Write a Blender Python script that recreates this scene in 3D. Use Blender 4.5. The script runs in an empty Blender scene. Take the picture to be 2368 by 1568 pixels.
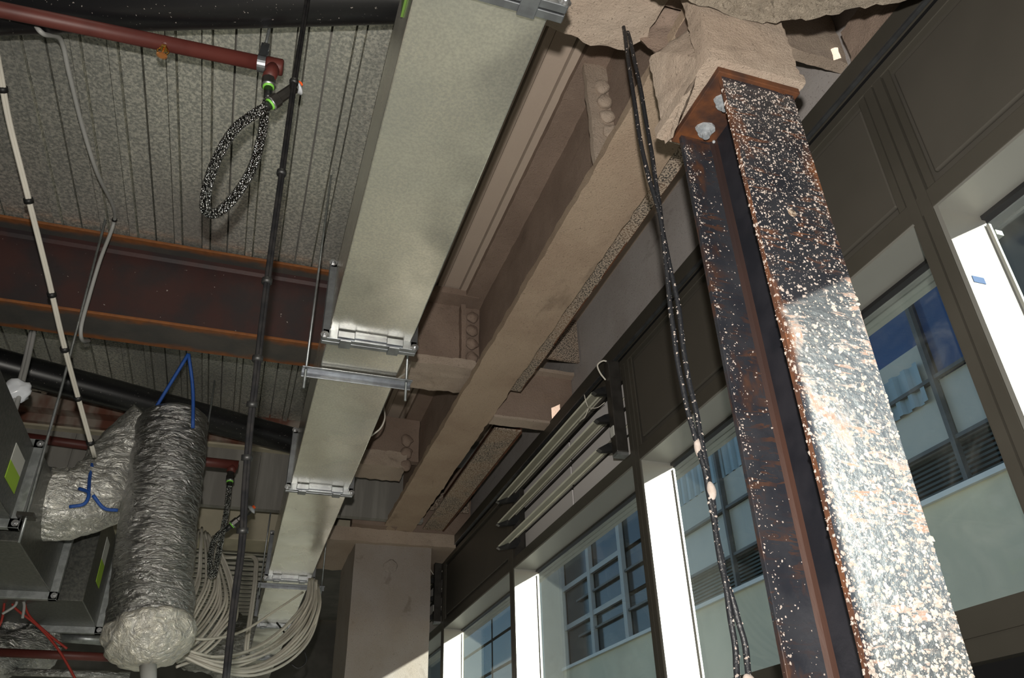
import bpy, bmesh, math, random
from math import sin, cos, pi, radians, sqrt
from mathutils import Vector, Matrix, noise
random.seed(7)
sc = bpy.context.scene
col = sc.collection
EYE = 1.6                                   # eye height; every number below is measured from the eye
# ------------------------------------------------------------------ camera
PITCH, YAW, ROLL, FOC = radians(31.85), radians(19.35), radians(-1.715), 1814.0
Fv = Vector((sin(YAW)*cos(PITCH), cos(YAW)*cos(PITCH), sin(PITCH)))
R0 = Fv.cross(Vector((0, 0, 1))).normalized(); U0 = R0.cross(Fv)
Rv = R0*cos(ROLL)+U0*sin(ROLL); Uv = -R0*sin(ROLL)+U0*cos(ROLL)
cam = bpy.data.objects.new('camera', bpy.data.cameras.new('camera')); col.objects.link(cam)
cam.data.sensor_width = 36; cam.data.lens = FOC/2368*36; cam.data.clip_start = .02; cam.data.clip_end = 300
cam.matrix_world = Matrix(((Rv.x, Uv.x, -Fv.x, 0), (Rv.y, Uv.y, -Fv.y, 0), (Rv.z, Uv.z, -Fv.z, EYE), (0, 0, 0, 1)))
sc.camera = cam
def ray(x, y): return Fv*FOC+Rv*(x-1184)-Uv*(y-784)
def PX(x, y, v): r = ray(x, y); return r*(v/r.x)
def PY(x, y, v): r = ray(x, y); return r*(v/r.y)
def PZ(x, y, v): r = ray(x, y); return r*(v/r.z)
# ------------------------------------------------------------------ world, sun, flash, exposure
SUN = Vector((1, -1.9, .59)).normalized()
w = bpy.data.worlds.new('sky'); sc.world = w; w.use_nodes = True
nt = w.node_tree; nt.nodes.clear()
sk = nt.nodes.new('ShaderNodeTexSky'); sk.sky_type = 'NISHITA'; sk.sun_disc = False
sk.sun_elevation = radians(24); sk.sun_rotation = math.atan2(SUN.x, SUN.y)
sk.air_density = 1.0; sk.dust_density = .4; sk.ozone_density = 1.6
bg = nt.nodes.new('ShaderNodeBackground'); bg.inputs[1].default_value = .16
wo = nt.nodes.new('ShaderNodeOutputWorld')
nt.links.new(sk.outputs[0], bg.inputs[0]); nt.links.new(bg.outputs[0], wo.inputs[0])
def lamp(name, kind, loc, energy, color, direction=None, **kw):
    d = bpy.data.lights.new(name, kind); d.energy = energy; d.color = color
    for k, v in kw.items(): setattr(d, k, v)
    o = bpy.data.objects.new(name, d); col.objects.link(o); o.location = Vector(loc)+Vector((0, 0, EYE))
    if direction is not None: o.rotation_euler = Vector(direction).to_track_quat('-Z', 'Y').to_euler()
    return o
lamp('sunlight', 'SUN', (3, -4, 6), 13.5, (1, .95, .87), -SUN, angle=radians(.53))
FL = Uv*.15+Rv*.0-Fv*.02
lamp('camera_flash', 'SPOT', FL, 270, (1, .95, .87), Fv, spot_size=radians(112), spot_blend=.75, shadow_soft_size=.018)
sc.view_settings.view_transform = 'Standard'; sc.view_settings.look = 'None'
sc.view_settings.exposure = 0.0; sc.view_settings.gamma = 1.0; sc.view_settings.use_curve_mapping = False

# ------------------------------------------------------------------ materials
class NT:
    def __init__(s, name):
        s.m = bpy.data.materials.new(name); s.m.use_nodes = True; s.t = s.m.node_tree
        s.b = s.t.nodes['Principled BSDF']; s.out = s.t.nodes['Material Output']
    def n(s, typ, **kw):
        n = s.t.nodes.new(typ)
        for k, v in kw.items(): setattr(n, k, v)
        return n
    def put(s, v, inp):
        if isinstance(v, (int, float)): inp.default_value = v
        elif isinstance(v, tuple): inp.default_value = v if len(v) == len(inp.default_value) else (*v, 1)
        else: s.t.links.new(v, inp)
    def pos(s, kind='Object', scale=None):
        if kind == 'World': o = s.n('ShaderNodeNewGeometry').outputs['Position']
        else: o = s.n('ShaderNodeTexCoord').outputs[kind]
        if scale:
            mp = s.n('ShaderNodeMapping'); mp.inputs['Scale'].default_value = scale; s.put(o, mp.inputs[0]); o = mp.outputs[0]
        return o
    def noise(s, scale, detail=3, vec=None, rough=.55, dist=0):
        n = s.n('ShaderNodeTexNoise'); s.put(vec or s.pos(), n.inputs['Vector'])
        n.inputs['Scale'].default_value = scale; n.inputs['Detail'].default_value = detail
        n.inputs['Roughness'].default_value = rough; n.inputs['Distortion'].default_value = dist
        return n.outputs['Fac']
    def rng(s, v, a, b, lo=0., hi=1.):
        n = s.n('ShaderNodeMapRange'); n.interpolation_type = 'SMOOTHSTEP'
        s.put(v, n.inputs[0])
        for i, q in enumerate((a, b, lo, hi)): s.put(q, n.inputs[i+1])
        return n.outputs[0]
    def math(s, op, a, b=0.):
        n = s.n('ShaderNodeMath', operation=op); s.put(a, n.inputs[0]); s.put(b, n.inputs[1]); return n.outputs[0]
    def mix(s, f, a, b):
        n = s.n('ShaderNodeMix', data_type='RGBA'); s.put(f, n.inputs[0]); s.put(a, n.inputs[6]); s.put(b, n.inputs[7]); return n.outputs[2]
    def sep(s, v):
        n = s.n('ShaderNodeSeparateXYZ'); s.put(v, n.inputs[0]); return n.outputs
    def bump(s, h, strength=.5, dist=.005, prev=None):
        n = s.n('ShaderNodeBump'); n.inputs['Strength'].default_value = strength; n.inputs['Distance'].default_value = dist
        s.put(h, n.inputs['Height'])
        if prev is not None: s.put(prev, n.inputs['Normal'])
        return n.outputs[0]
    def done(s, base, rough=.6, metal=0., normal=None, spec=.5):
        s.put(base, s.b.inputs['Base Color']); s.put(rough, s.b.inputs['Roughness']); s.put(metal, s.b.inputs['Metallic'])
        s.put(spec, s.b.inputs['Specular IOR Level'])
        if normal is not None: s.put(normal, s.b.inputs['Normal'])
        return s.m
M = {}
def simple(name, c1, c2=None, scale=20, rough=.6, metal=0., bs=0., bd=.003, bscale=None, spec=.5, detail=3, stretch=None):
    t = NT(name); v = t.pos('Object', stretch) if stretch else t.pos()
    base = c1
    if c2: base = t.mix(t.rng(t.noise(scale, detail, v), .35, .65), c1, c2)
    nm = t.bump(t.noise(bscale or scale*3, 3, v), bs, bd) if bs else None
    M[name] = t.done(base, rough, metal, nm, spec)
simple('panel_bronze', (.072, .066, .056), (.080, .073, .062), 3, .5, .25, .05, .0004, 300)
simple('panel_rail', (.074, .068, .056), (.084, .077, .064), 4, .42, .4)
simple('reveal_white', (.36, .355, .33), (.34, .335, .31), 2, .40, .62)
simple('gasket_black', (.008, .008, .009), None, 1, .4)
simple('blade_alu', (.56, .55, .46), (.50, .49, .41), 6, .42, .15)
simple('daylight_grey', (.66, .63, .63), None, 1, .7)  # opaque pale colour stands in for daylight behind the louvre blades
simple('black_plastic', (.010, .011, .013), (.02, .02, .02), 30, .38)
simple('dark_channel', (.045, .042, .038), (.07, .065, .06), 12, .4, .6)
simple('silver_steel', (.34, .36, .385), (.26, .27, .29), 25, .42, .95, .3, .001, 60)
simple('bolt_steel', (.55, .56, .58), (.3, .3, .3), 60, .35, .9, .4, .001, 100)
simple('grey_seal', (.22, .24, .26), (.34, .36, .38), 50, .6, .1, .8, .002, 140)
simple('rod_steel', (.40, .42, .43), (.28, .3, .3), 30, .4, .8)
simple('red_pipe', (.085, .018, .014), (.11, .026, .02), 8, .5, 0, .2, .001, 60)
simple('pipe_black', (.006, .006, .007), (.014, .014, .016), 5, .28, 0, .1, .001, 30)
simple('brass', (.62, .38, .10), (.5, .3, .08), 60, .3, 1.)
simple('copper_red', (.75, .30, .10), None, 1, .35, .8)
simple('green_ring', (.22, .62, .08), None, 1, .5)
simple('orange_cap', (.90, .12, .02), None, 1, .45)
simple('clear_plastic', (.62, .64, .68), None, 1, .25)
simple('cord_black', (.007, .007, .008), (.014, .013, .013), 40, .85, 0, .3, .001, 200, .15)
simple('cable_white', (.62, .59, .52), (.56, .53, .47), 6, .5)
simple('cable_grey', (.34, .34, .33), None, 6, .5)
simple('cable_red', (.32, .03, .02), None, 6, .5)
simple('tie_black', (.01, .01, .01), None, 1, .5)
simple('strap_blue', (.015, .07, .30), (.02, .09, .36), 20, .6)
simple('label_green', (.30, .48, .03), None, 1, .6)
simple('label_dark_green', (.07, .14, .02), None, 1, .6)
simple('label_white', (.50, .50, .47), None, 1, .6)
simple('concrete_pale', (.50, .45, .34), (.42, .38, .29), 4, .85, 0, .3, .003, 30)
simple('concrete_grey', (.20, .19, .175), (.14, .135, .125), 3, .9, 0, .4, .003, 30)
simple('board_grey', (.26, .25, .23), (.20, .19, .175), 2.5, .85, 0, .2, .002, 20, stretch=(6, 1, .6))
simple('rust_band', (.14, .05, .03), (.30, .26, .22), 3, .85, .1, .4, .003, 25, stretch=(2.2, 1, 1))
simple('floor_concrete', (.50, .47, .41), (.42, .39, .34), 1.2, .75, 0, .2, .002, 20)
simple('interior_paint', (.30, .29, .27), (.26, .25, .23), .8, .9)
simple('ext_cream', (.80, .73, .56), (.68, .62, .48), .7, .8)
simple('ext_pale', (.46, .46, .43), (.40, .41, .385), .9, .35)
simple('ext_concrete', (.16, .155, .145), (.13, .125, .12), .5, .9)
simple('ext_frame', (.07, .075, .08), None, 1, .5)
simple('ext_frame_pale', (.45, .46, .47), None, 1, .5)
simple('ext_dark', (.015, .022, .028), (.03, .04, .045), .8, .15)
simple('ext_sky_reflection', (.012, .045, .16), (.02, .08, .22), .35, .12, .0)  # far panes: mirrored sky put into the base colour
simple('ext_white', (.85, .85, .84), (.75, .76, .78), .6, .7)
simple('corrugated_blue', (.30, .38, .42), (.24, .31, .35), 1, .45, .4)
simple('louvre_dark', (.03, .045, .048), None, 1, .5, .3)
simple('sunshade_alu', (.42, .42, .40), None, 1, .5, .4)
simple('sticker_blue', (.008, .05, .16), None, 1, .5)
simple('blue_metal', (.09, .10, .13), (.12, .13, .16), 8, .5, .3)

def make_fp(name, a, b, amp=1., dark=(.10, .075, .055)):
    t = NT(name); v = t.pos('World')
    base = t.mix(t.rng(t.noise(3.5, 5, v), .35, .68), a, b)
    base = t.mix(t.rng(t.noise(160, 3, v), .60, .74, 0, .75), base, dark)
    base = t.mix(t.rng(t.noise(9, 6, t.pos('World', (1, .25, 1)), .6, .6), .60, .74, 0, .35), base, dark)
    bp = t.bump(t.noise(150, 5, v, .75), 1.0*amp, .008)
    bp = t.bump(t.noise(30, 3, v), .35*amp, .010, bp)
    M[name] = t.done(base, .95, 0, bp, .15)
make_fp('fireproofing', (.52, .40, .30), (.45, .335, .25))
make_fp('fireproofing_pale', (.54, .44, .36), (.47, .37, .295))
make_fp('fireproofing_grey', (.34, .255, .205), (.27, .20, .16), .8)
make_fp('fireproofing_cracked', (.54, .46, .38), (.47, .40, .32), 1.6)
make_fp('board_lavender', (.44, .41, .40), (.39, .355, .34), .25)
make_fp('column_coating', (.36, .32, .295), (.33, .285, .25), .7)

# fireproofed flange edge steel: tan speckle over rust
t = NT('speckled_steel'); v = t.pos('World')
base = t.mix(t.rng(t.noise(6, 4, v), .4, .6), (.22, .14, .09), (.06, .055, .05))
base = t.mix(t.rng(t.noise(140, 3, v), .44, .52), base, (.42, .34, .27))
M['speckled_steel'] = t.done(base, .8, .1, t.bump(t.noise(140, 3, v), .8, .004))
# galvanised deck with overspray
t = NT('deck_galvanised'); v = t.pos('World'); X = t.sep(v)
base = t.mix(t.rng(t.noise(70, 4, v, .7), .40, .62), (.44, .45, .42), (.88, .86, .77))
base = t.mix(t.rng(t.noise(1.6, 3, t.pos('World', (1, .35, 1))), .42, .62, 0, .55), base, (.40, .40, .38))
dens = t.rng(X[0], -.1, .62, .70, .47)
fleck = t.rng(t.math('ADD', t.noise(110, 4, v, .65), t.math('MULTIPLY', t.math('SUBTRACT', t.noise(5, 3, v), .5), .25)), dens, t.math('ADD', dens, .05))
tan = t.mix(t.noise(3, 3, v), (.38, .30, .25), (.46, .38, .31))
allover = t.rng(X[0], .60, .74)
cov = t.math('MAXIMUM', fleck, allover)
cov = t.math('MULTIPLY', cov, t.rng(X[0], .02, .40))
base = t.mix(cov, base, tan)
met = t.math('MULTIPLY', t.math('SUBTRACT', 1., cov), .64)
rg = t.rng(t.noise(90, 3, v), .35, .65, .26, .42)
rg = t.math('MAXIMUM', rg, t.math('MULTIPLY', cov, .9))
M['deck_galvanised'] = t.done(base, rg, met, t.bump(t.noise(110, 3, v), .25, .003))
# galvanised duct
t = NT('duct_galvanised'); v = t.pos()
base = t.mix(t.rng(t.noise(130, 4, v, .7), .35, .65), (.68, .66, .60), (.84, .81, .71))
base = t.mix(t.rng(t.noise(2.2, 3, v), .45, .7, 0, .35), base, (.50, .52, .51))
M['duct_galvanised'] = t.done(base, t.rng(t.noise(2.5, 3, v), .3, .7, .20, .32), .92, t.bump(t.noise(2.4, 2, v), .35, .04))
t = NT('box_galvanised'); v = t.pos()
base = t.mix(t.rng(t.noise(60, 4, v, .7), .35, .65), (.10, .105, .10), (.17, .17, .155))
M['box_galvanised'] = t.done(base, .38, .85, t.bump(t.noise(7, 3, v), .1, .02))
# foil flexible duct
t = NT('foil'); v = t.pos('Object', (1, 1, 2.6))
h = t.noise(13, 5, v, .55, 1.6); h2 = t.noise(48, 4, v, .6, 1.2)
M['foil'] = t.done(t.mix(t.rng(h2, .35, .7), (.40, .40, .40), (.55, .545, .53)), .24, .95, t.bump(h2, .45, .006, t.bump(h, .9, .03)))
t = NT('foil_flash_lit'); v = t.pos('Object', (1, 1, 2.0))  # lighter foil copy for the elbow, flash light put into its colour
h = t.noise(12, 5, v, .55, 1.6); h2 = t.noise(40, 4, v, .6, 1.2)
M['foil_flash_lit'] = t.done(t.mix(t.rng(h2, .35, .7), (.58, .58, .56), (.80, .78, .72)), .34, .72, t.bump(h2, .45, .006, t.bump(h, 1., .03)))
t = NT('foil_end'); v = t.pos()
h = t.noise(26, 5, v, .6, 1.2)
M['foil_end'] = t.done(t.mix(t.rng(h, .3, .7), (.58, .57, .54), (.80, .76, .66)), .36, .5, t.bump(h, .9, .02))
# primed rusty purlin: web maroon, flange edges rusty (z of the object decides nothing; real bands along the flange width)
t = NT('primer_maroon'); v = t.pos('World')
base = t.mix(t.rng(t.noise(4, 4, v), .4, .65), (.055, .022, .020), (.030, .022, .024))
base = t.mix(t.rng(t.noise(55, 2, v), .74, .77), base, (.40, .36, .33))
M['primer_maroon'] = t.done(base, .55, .1, t.bump(t.noise(60, 3, v), .3, .002))
def rustflange(name, yc, half):
    t = NT(name); v = t.pos('World'); X = t.sep(v)
    d = t.math('ABSOLUTE', t.math('SUBTRACT', X[1], yc))
    d = t.math('ADD', d, t.math('MULTIPLY', t.math('SUBTRACT', t.noise(14, 5, t.pos('World', (.5, 1, 1))), .5), .09))
    base = t.mix(t.rng(t.noise(5, 4, v), .4, .65), (.075, .072, .068), (.10, .09, .08))
    rust = t.mix(t.noise(30, 4, v), (.36, .13, .03), (.14, .055, .03))
    base = t.mix(t.rng(d, half*.55, half*.92), base, rust)
    M[name] = t.done(base, .7, .2, t.bump(t.noise(60, 3, v), .4, .003))
rustflange('purlin_rust', 3.505, .115)
# column steel: mill scale, rust and flakes
def colsteel(name, xc, half, flake_lo, rs, rust_amt):
    t = NT(name); v = t.pos('World'); X = t.sep(v)
    d = t.math('ABSOLUTE', t.math('SUBTRACT', X[0], xc))
    n1 = t.noise(7, 5, t.pos('World', (1, 1, .45)), .65)
    base = t.mix(t.rng(t.noise(12, 4, v), .3, .7), (.024, .026, .034), (.042, .044, .052))
    rust = t.mix(t.noise(40, 4, v), (.28*rs, .095*rs, .025*rs), (.10*rs, .038*rs, .02*rs))
    rm = t.rng(t.math('ADD', n1, t.math('MULTIPLY', d, .16/half)), .66-rust_amt, .78-rust_amt)
    # thin rust runs along the flange width
    st = t.noise(78, 4, t.pos('World', (.20, 1, 1.0)), .6, .9)
    rm = t.math('MAXIMUM', rm, t.math('MULTIPLY', t.rng(t.math('ADD', st, t.math('MULTIPLY', d, .06/half)), .57, .62), t.rng(t.noise(11, 3, v), .42, .66, .05, .75)))
    base = t.mix(rm, base, rust)
    # flakes: dense near the top, thin in the middle, thick again below
    z = t.math('SUBTRACT', X[2], EYE)
    up = t.rng(z, .75, 1.40); dn = t.rng(z, .85, .25)
    dens = t.math('SUBTRACT', flake_lo, t.math('MULTIPLY', up, .05)); dens = t.math('SUBTRACT', dens, t.math('MULTIPLY', dn, .05))
    dens = t.math('SUBTRACT', dens, t.math('MULTIPLY', d, .06/half))
    fl = t.rng(t.noise(120, 3, v, .6), dens, t.math('ADD', dens, .02))
    base = t.mix(fl, base, (.36, .30, .26))
    rough = t.math('ADD', .25, t.math('MULTIPLY', t.math('MAXIMUM', fl, rm), .45))
    bp = t.bump(t.math('ADD', fl, t.math('MULTIPLY', t.noise(50, 4, v), .3)), .8, .004)
    M[name] = t.done(base, rough, .25, bp, .9)
colsteel('column_front', .97, .097, .70, .9, .02)
colsteel('column_back', 1.085, .209, .80, .38, .02)
simple('rust_edge', (.13, .05, .022), (.07, .03, .018), 25, .75, .1, .5, .002, 80)
simple('column_web', (.050, .020, .012), (.020, .012, .012), 6, .55, .1, .4, .002, 60, stretch=(1, 1, .2))
simple('mill_scale', (.010, .011, .016), (.020, .020, .026), 9, .5, .2, .3, .002, 60)
simple('rust_plate', (.17, .055, .014), (.030, .015, .012), 7, .7, .15, .5, .002, 60, detail=5)
simple('flake', (.34, .285, .25), (.42, .36, .33), 60, .95, 0, .5, .002, 200)
# braided hose: bright strands, crevice shade put into the base colour
t = NT('braid'); n = t.n('ShaderNodeTexVoronoi'); n.inputs['Scale'].default_value = 170; t.put(t.pos(), n.inputs['Vector'])
M['braid'] = t.done(t.mix(t.rng(n.outputs['Distance'], .28, .62), (.80, .80, .80), (.10, .10, .10)), .2, 1., t.bump(n.outputs['Distance'], 1., .010))
# speckled cord
t = NT('cord_speckled'); v = t.pos()
M['cord_speckled'] = t.done(t.mix(t.rng(t.noise(130, 3, v), .66, .69), (.012, .013, .016), (.36, .32, .29)), .5, 0, t.bump(t.noise(130, 2, v), .6, .003))
t = NT('pipe_dusty'); v = t.pos()
M['pipe_dusty'] = t.done(t.mix(t.rng(t.noise(95, 3, v), .68, .72), (.008, .008, .009), (.30, .27, .25)), .35)
# thin window glass with dust
t = NT('window_glass')
tr = t.n('ShaderNodeBsdfTransparent'); tr.inputs[0].default_value = (.88, .93, .91, 1)
gl = t.n('ShaderNodeBsdfGlossy'); gl.inputs['Roughness'].default_value = .02
df = t.n('ShaderNodeBsdfDiffuse'); df.inputs[0].default_value = (.5, .5, .48, 1)
lw = t.n('ShaderNodeLayerWeight'); lw.inputs[0].default_value = .5
fr = t.n('ShaderNodeMath', operation='MULTIPLY_ADD'); t.put(t.math('POWER', lw.outputs['Facing'], 4.), fr.inputs[0]); fr.inputs[1].default_value = .8; fr.inputs[2].default_value = .04
m1 = t.n('ShaderNodeMixShader'); t.put(fr.outputs[0], m1.inputs[0]); t.put(tr.outputs[0], m1.inputs[1]); t.put(gl.outputs[0], m1.inputs[2])
m2 = t.n('ShaderNodeMixShader'); t.put(t.rng(t.noise(5, 6, None, .65, .8), .5, .85, .012, .12), m2.inputs[0]); t.put(m1.outputs[0], m2.inputs[1]); t.put(df.outputs[0], m2.inputs[2])
t.put(m2.outputs[0], t.out.inputs['Surface']); M['window_glass'] = t.m

# ------------------------------------------------------------------ mesh builder
class MB:
    def __init__(s): s.v = []; s.f = []; s.sm = []
    def add(s, vs, fs, smooth=False):
        o = len(s.v); s.v += [tuple(p) for p in vs]; s.f += [tuple(i+o for i in f) for f in fs]; s.sm += [smooth]*len(fs); return s
    def box(s, x0, x1, y0, y1, z0, z1):
        vs = [(x, y, z) for z in (z0, z1) for y in (y0, y1) for x in (x0, x1)]
        return s.add(vs, [(0, 2, 3, 1), (4, 5, 7, 6), (0, 1, 5, 4), (2, 6, 7, 3), (0, 4, 6, 2), (1, 3, 7, 5)])
    def prism(s, poly, axis, a, b):
        """closed polygon in the two other axes, extruded along axis from a to b"""
        def mk(p, q):
            return {'x': (q, p[0], p[1]), 'y': (p[0], q, p[1]), 'z': (p[0], p[1], q)}[axis]
        n = len(poly); vs = [mk(p, a) for p in poly]+[mk(p, b) for p in poly]
        fs = [tuple(range(n))[::-1], tuple(range(n, 2*n))]+[(i, (i+1) % n, n+(i+1) % n, n+i) for i in range(n)]
        return s.add(vs, fs)
    def sheet(s, prof, axis, a, b):
        """open profile extruded along axis"""
        def mk(p, q):
            return {'x': (q, p[0], p[1]), 'y': (p[0], q, p[1]), 'z': (p[0], p[1], q)}[axis]
        n = len(prof); vs = [mk(p, a) for p in prof]+[mk(p, b) for p in prof]
        return s.add(vs, [(i, i+1, n+i+1, n+i) for i in range(n-1)])
    def tube(s, pts, r, seg=10, cap=True, rf=None, smooth=True):
        pts = [Vector(p) for p in pts]; n = len(pts); vs = []; up = None
        for i, p in enumerate(pts):
            d = (pts[min(i+1, n-1)]-pts[max(i-1, 0)]).normalized()
            if up is None:
                up = Vector((0, 0, 1)) if abs(d.z) < .9 else Vector((1, 0, 0))
            up = (up-d*up.dot(d)).normalized(); sd = d.cross(up)
            rr = r[i] if isinstance(r, (list, tuple)) else r
            for k in range(seg):
                a = 2*pi*k/seg; q = rr*(rf(i, k) if rf else 1)
                vs.append(p+(up*cos(a)+sd*sin(a))*q)
        fs = [(i*seg+k, i*seg+(k+1) % seg, (i+1)*seg+(k+1) % seg, (i+1)*seg+k) for i in range(n-1) for k in range(seg)]
        if cap: fs += [tuple(range(seg))[::-1], tuple(range((n-1)*seg, n*seg))]
        s.add(vs, fs, smooth)
        return s
    def mesh(s, name, off=(0, 0, 0)):
        me = bpy.data.meshes.new(name); o = Vector(off)
        me.from_pydata([Vector(p)-o for p in s.v], [], s.f); me.validate()
        if len(me.polygons) == len(s.sm): me.polygons.foreach_set('use_smooth', s.sm)
        bm = bmesh.new(); bm.from_mesh(me); bmesh.ops.recalc_face_normals(bm, faces=bm.faces); bm.to_mesh(me); bm.free()
        return me
    def base(s):
        xs, ys, zs = zip(*s.v); return Vector(((min(xs)+max(xs))/2, (min(ys)+max(ys))/2, min(zs)))
    def build(s, name, m, parent=None, bevel=0, **tags):
        off = Vector(parent['org']) if parent else s.base()
        return finish(s.mesh(name, off), name, m, parent, off, bevel, **tags)
def finish(me, name, m, parent, off, bevel=0, **tags):
    me.materials.append(M[m])
    o = bpy.data.objects.new(name, me); col.objects.link(o)
    if parent: o.parent = parent; o['org'] = parent['org']
    else: o.location = Vector(off)+Vector((0, 0, EYE)); o['org'] = tuple(off)
    if bevel:
        b = o.modifiers.new('bevel', 'BEVEL'); b.width = bevel; b.segments = 2; b.limit_method = 'ANGLE'
    tag(o, **tags); return o
def tag(o, label=None, cat=None, group=None, kind=None):
    if label: o['label'] = label
    if cat: o['category'] = cat
    if group: o['group'] = group
    if kind: o['kind'] = kind
    return o
def thing(name, loc, label=None, cat=None, group=None, kind=None):
    o = bpy.data.objects.new(name, None); col.objects.link(o); o.empty_display_size = .1
    o.location = Vector(loc)+Vector((0, 0, EYE)); o['org'] = tuple(loc)
    return tag(o, label, cat, group, kind)
def put(name, me, parent, loc, rot=(0, 0, 0), scale=1, **tags):
    """one more copy of a small piece, sharing its mesh"""
    o = bpy.data.objects.new(name, me); col.objects.link(o); o.parent = parent
    o.location = Vector(loc)-Vector(parent['org']); o.rotation_euler = rot
    o.scale = (scale,)*3 if isinstance(scale, (int, float)) else scale
    o['org'] = parent['org']; return tag(o, **tags)
def loose(name, me, loc, rot=(0, 0, 0), **tags):
    o = bpy.data.objects.new(name, me); col.objects.link(o); o.location = Vector(loc)+Vector((0, 0, EYE)); o.rotation_euler = rot
    return tag(o, **tags)
def rough(mb, name, m, parent=None, cell=.04, amp=.012, freq=14, edge=0, **tags):
    """subdivide a closed solid to cells and push its surface about like sprayed-on coating"""
    off = Vector(parent['org']) if parent else mb.base()
    bm = bmesh.new()
    vs = [bm.verts.new(Vector(p)) for p in mb.v]
    for f in mb.f:
        try: bm.faces.new([vs[i] for i in f])
        except ValueError: pass
    bmesh.ops.remove_doubles(bm, verts=bm.verts, dist=1e-5)
    bmesh.ops.recalc_face_normals(bm, faces=bm.faces)
    bmesh.ops.triangulate(bm, faces=[f for f in bm.faces if len(f.verts) > 4])
    for _ in range(9):
        es = [e for e in bm.edges if e.calc_length() > cell*1.5]
        if not es or len(bm.verts) > 40000: break
        bmesh.ops.subdivide_edges(bm, edges=es, cuts=1, use_grid_fill=True)
        bmesh.ops.triangulate(bm, faces=[f for f in bm.faces if len(f.verts) > 4])
    bm.normal_update()
    ds = []
    for v in bm.verts:
        p = v.co
        ds.append(noise.noise_vector(p*freq*.35)*amp*.45+noise.noise_vector(p*freq*1.3)*amp*.5+noise.noise_vector(p*freq*4.1)*amp*.55)
    for v, q in zip(bm.verts, ds): v.co = v.co+q-off
    bm.normal_update()
    for f in bm.faces: f.smooth = True
    for e in bm.edges:
        if len(e.link_faces) == 2 and e.calc_face_angle(0) > .95: e.smooth = False
    me = bpy.data.meshes.new(name); bm.to_mesh(me); bm.free()
    o = finish(me, name, m, parent, off, 0, **tags); return o
def smooth_path(pts, n=6):
    """Catmull-Rom through the points"""
    p = [Vector(q) for q in pts]; p = [p[0]*2-p[1]]+p+[p[-1]*2-p[-2]]; out = []
    for i in range(1, len(p)-2):
        for k in range(n):
            u = k/n; a, b, c, d = p[i-1:i+3]
            out.append(.5*((2*b)+(c-a)*u+(2*a-5*b+4*c-d)*u*u+(3*b-a-3*c+d)*u**3))
    return out+[p[-2]]
def hexbolt(r=.009, h=.008, washer=True):
    b = MB(); b.prism([(r*cos(pi/3*k), r*sin(pi/3*k)) for k in range(6)], 'z', 0, h)
    if washer: b.prism([(r*1.6*cos(pi/6*k), r*1.6*sin(pi/6*k)) for k in range(12)], 'z', 0, h*.25)
    b.prism([(r*.5*cos(pi/4*k), r*.5*sin(pi/4*k)) for k in range(8)], 'z', h, h*1.8)
    return b.mesh('bolt')

# ================================================================== SETTING
FLZ = -EYE
MB().box(-6, 1.5, -5, 12, FLZ-.2, FLZ).build('floor', 'floor_concrete', kind='structure')
MB().box(-6.2, -6, -5, 12, FLZ-.2, 2.9).build('wall_left', 'interior_paint', kind='structure')
MB().box(-6, 1.5, -5.2, -5, FLZ-.2, 2.9).build('wall_back', 'interior_paint', kind='structure')
MB().box(-6, 1.5, 12, 12.2, FLZ-.2, 2.9).build('wall_far', 'concrete_grey', kind='structure')

# ------------ steel deck ceiling, one trough panel after another
ceil = thing('ceiling', (0, 2, 2.5), kind='structure', label='galvanised trough deck ceiling with seams and stiffening ribs, overspray flecks by the duct')
PW = .332; x0 = -.314-PW*12
for k in range(19):
    b = MB(); prof = [(0.004, 2.535), (.004, 2.502), (.082, 2.502), (.085, 2.524), (.088, 2.502), (.089, 2.488), (.119, 2.488), (.120, 2.502), (.123, 2.524), (.126, 2.502), (.210, 2.502), (.213, 2.524), (.216, 2.502), (.217, 2.488), (.248, 2.488), (.249, 2.502), (.252, 2.524), (.255, 2.502), (PW-.004, 2.502), (PW-.004, 2.535)]
    b.sheet([(x, z) for x, z in prof], 'y', -2.2, 5.28)
    if k == 0: pm = b.mesh('deck_panel', (0, 0, 0)); pm.materials.append(M['deck_galvanised'])
    put('deck_panel', pm, ceil, (x0+k*PW, 0, 0))
MB().box(-6, 1.75, -5, 5.5, 2.536, 2.85).build('slab', 'concrete_grey', ceil)
MB().box(-6, 1.75, 5.56, 12, 2.60, 2.85).build('slab', 'concrete_grey', ceil)
MB().box(-6, -4.3, -5, 5.3, 2.5, 2.536).build('soffit_strip', 'board_grey', ceil)
MB().box(-4.3, 1.5, -5, -2.2, 2.5, 2.536).build('soffit_strip', 'board_grey', ceil)

# ------------ facade wall (inner face x = 1.5)
XF, XG = 1.5, 1.635
mods = [-5.5, -3.86, -2.22, -.565, 1.07, 2.71, 4.37, 6.03, 7.69, 9.35, 11.0]
wr = thing('wall_right', (1.5, 3, FLZ), kind='structure', label='dark bronze metal facade wall with clerestory windows, spandrel panels and louvre vents')
for ya, yb in ((-5, 12),): MB().box(1.488, 1.60, ya, yb, 1.833, 1.90).build('top_rail', 'panel_rail', wr, .002)
for ya, yb in ((-5, 12),): MB().box(1.486, 1.50, ya, yb, 1.824, 1.832).build('rail_bead', 'silver_steel', wr)
for ya, yb in ((-5, 12),): MB().box(1.515, 1.60, ya, yb, 1.80, 1.833).build('shadow_gap', 'gasket_black', wr)
for ya, yb in ((-5, 12),): MB().box(1.497, 1.56, ya, yb, 1.768, 1.80).build('panel_head', 'panel_rail', wr, .002)
MB().box(1.500, 1.66, -5, 12, 1.288, 1.345).build('window_head', 'panel_rail', wr, .002)
MB().box(1.62, 1.66, -5, 12, 1.345, 1.80).build('outer_skin', 'blue_metal', wr)
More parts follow.
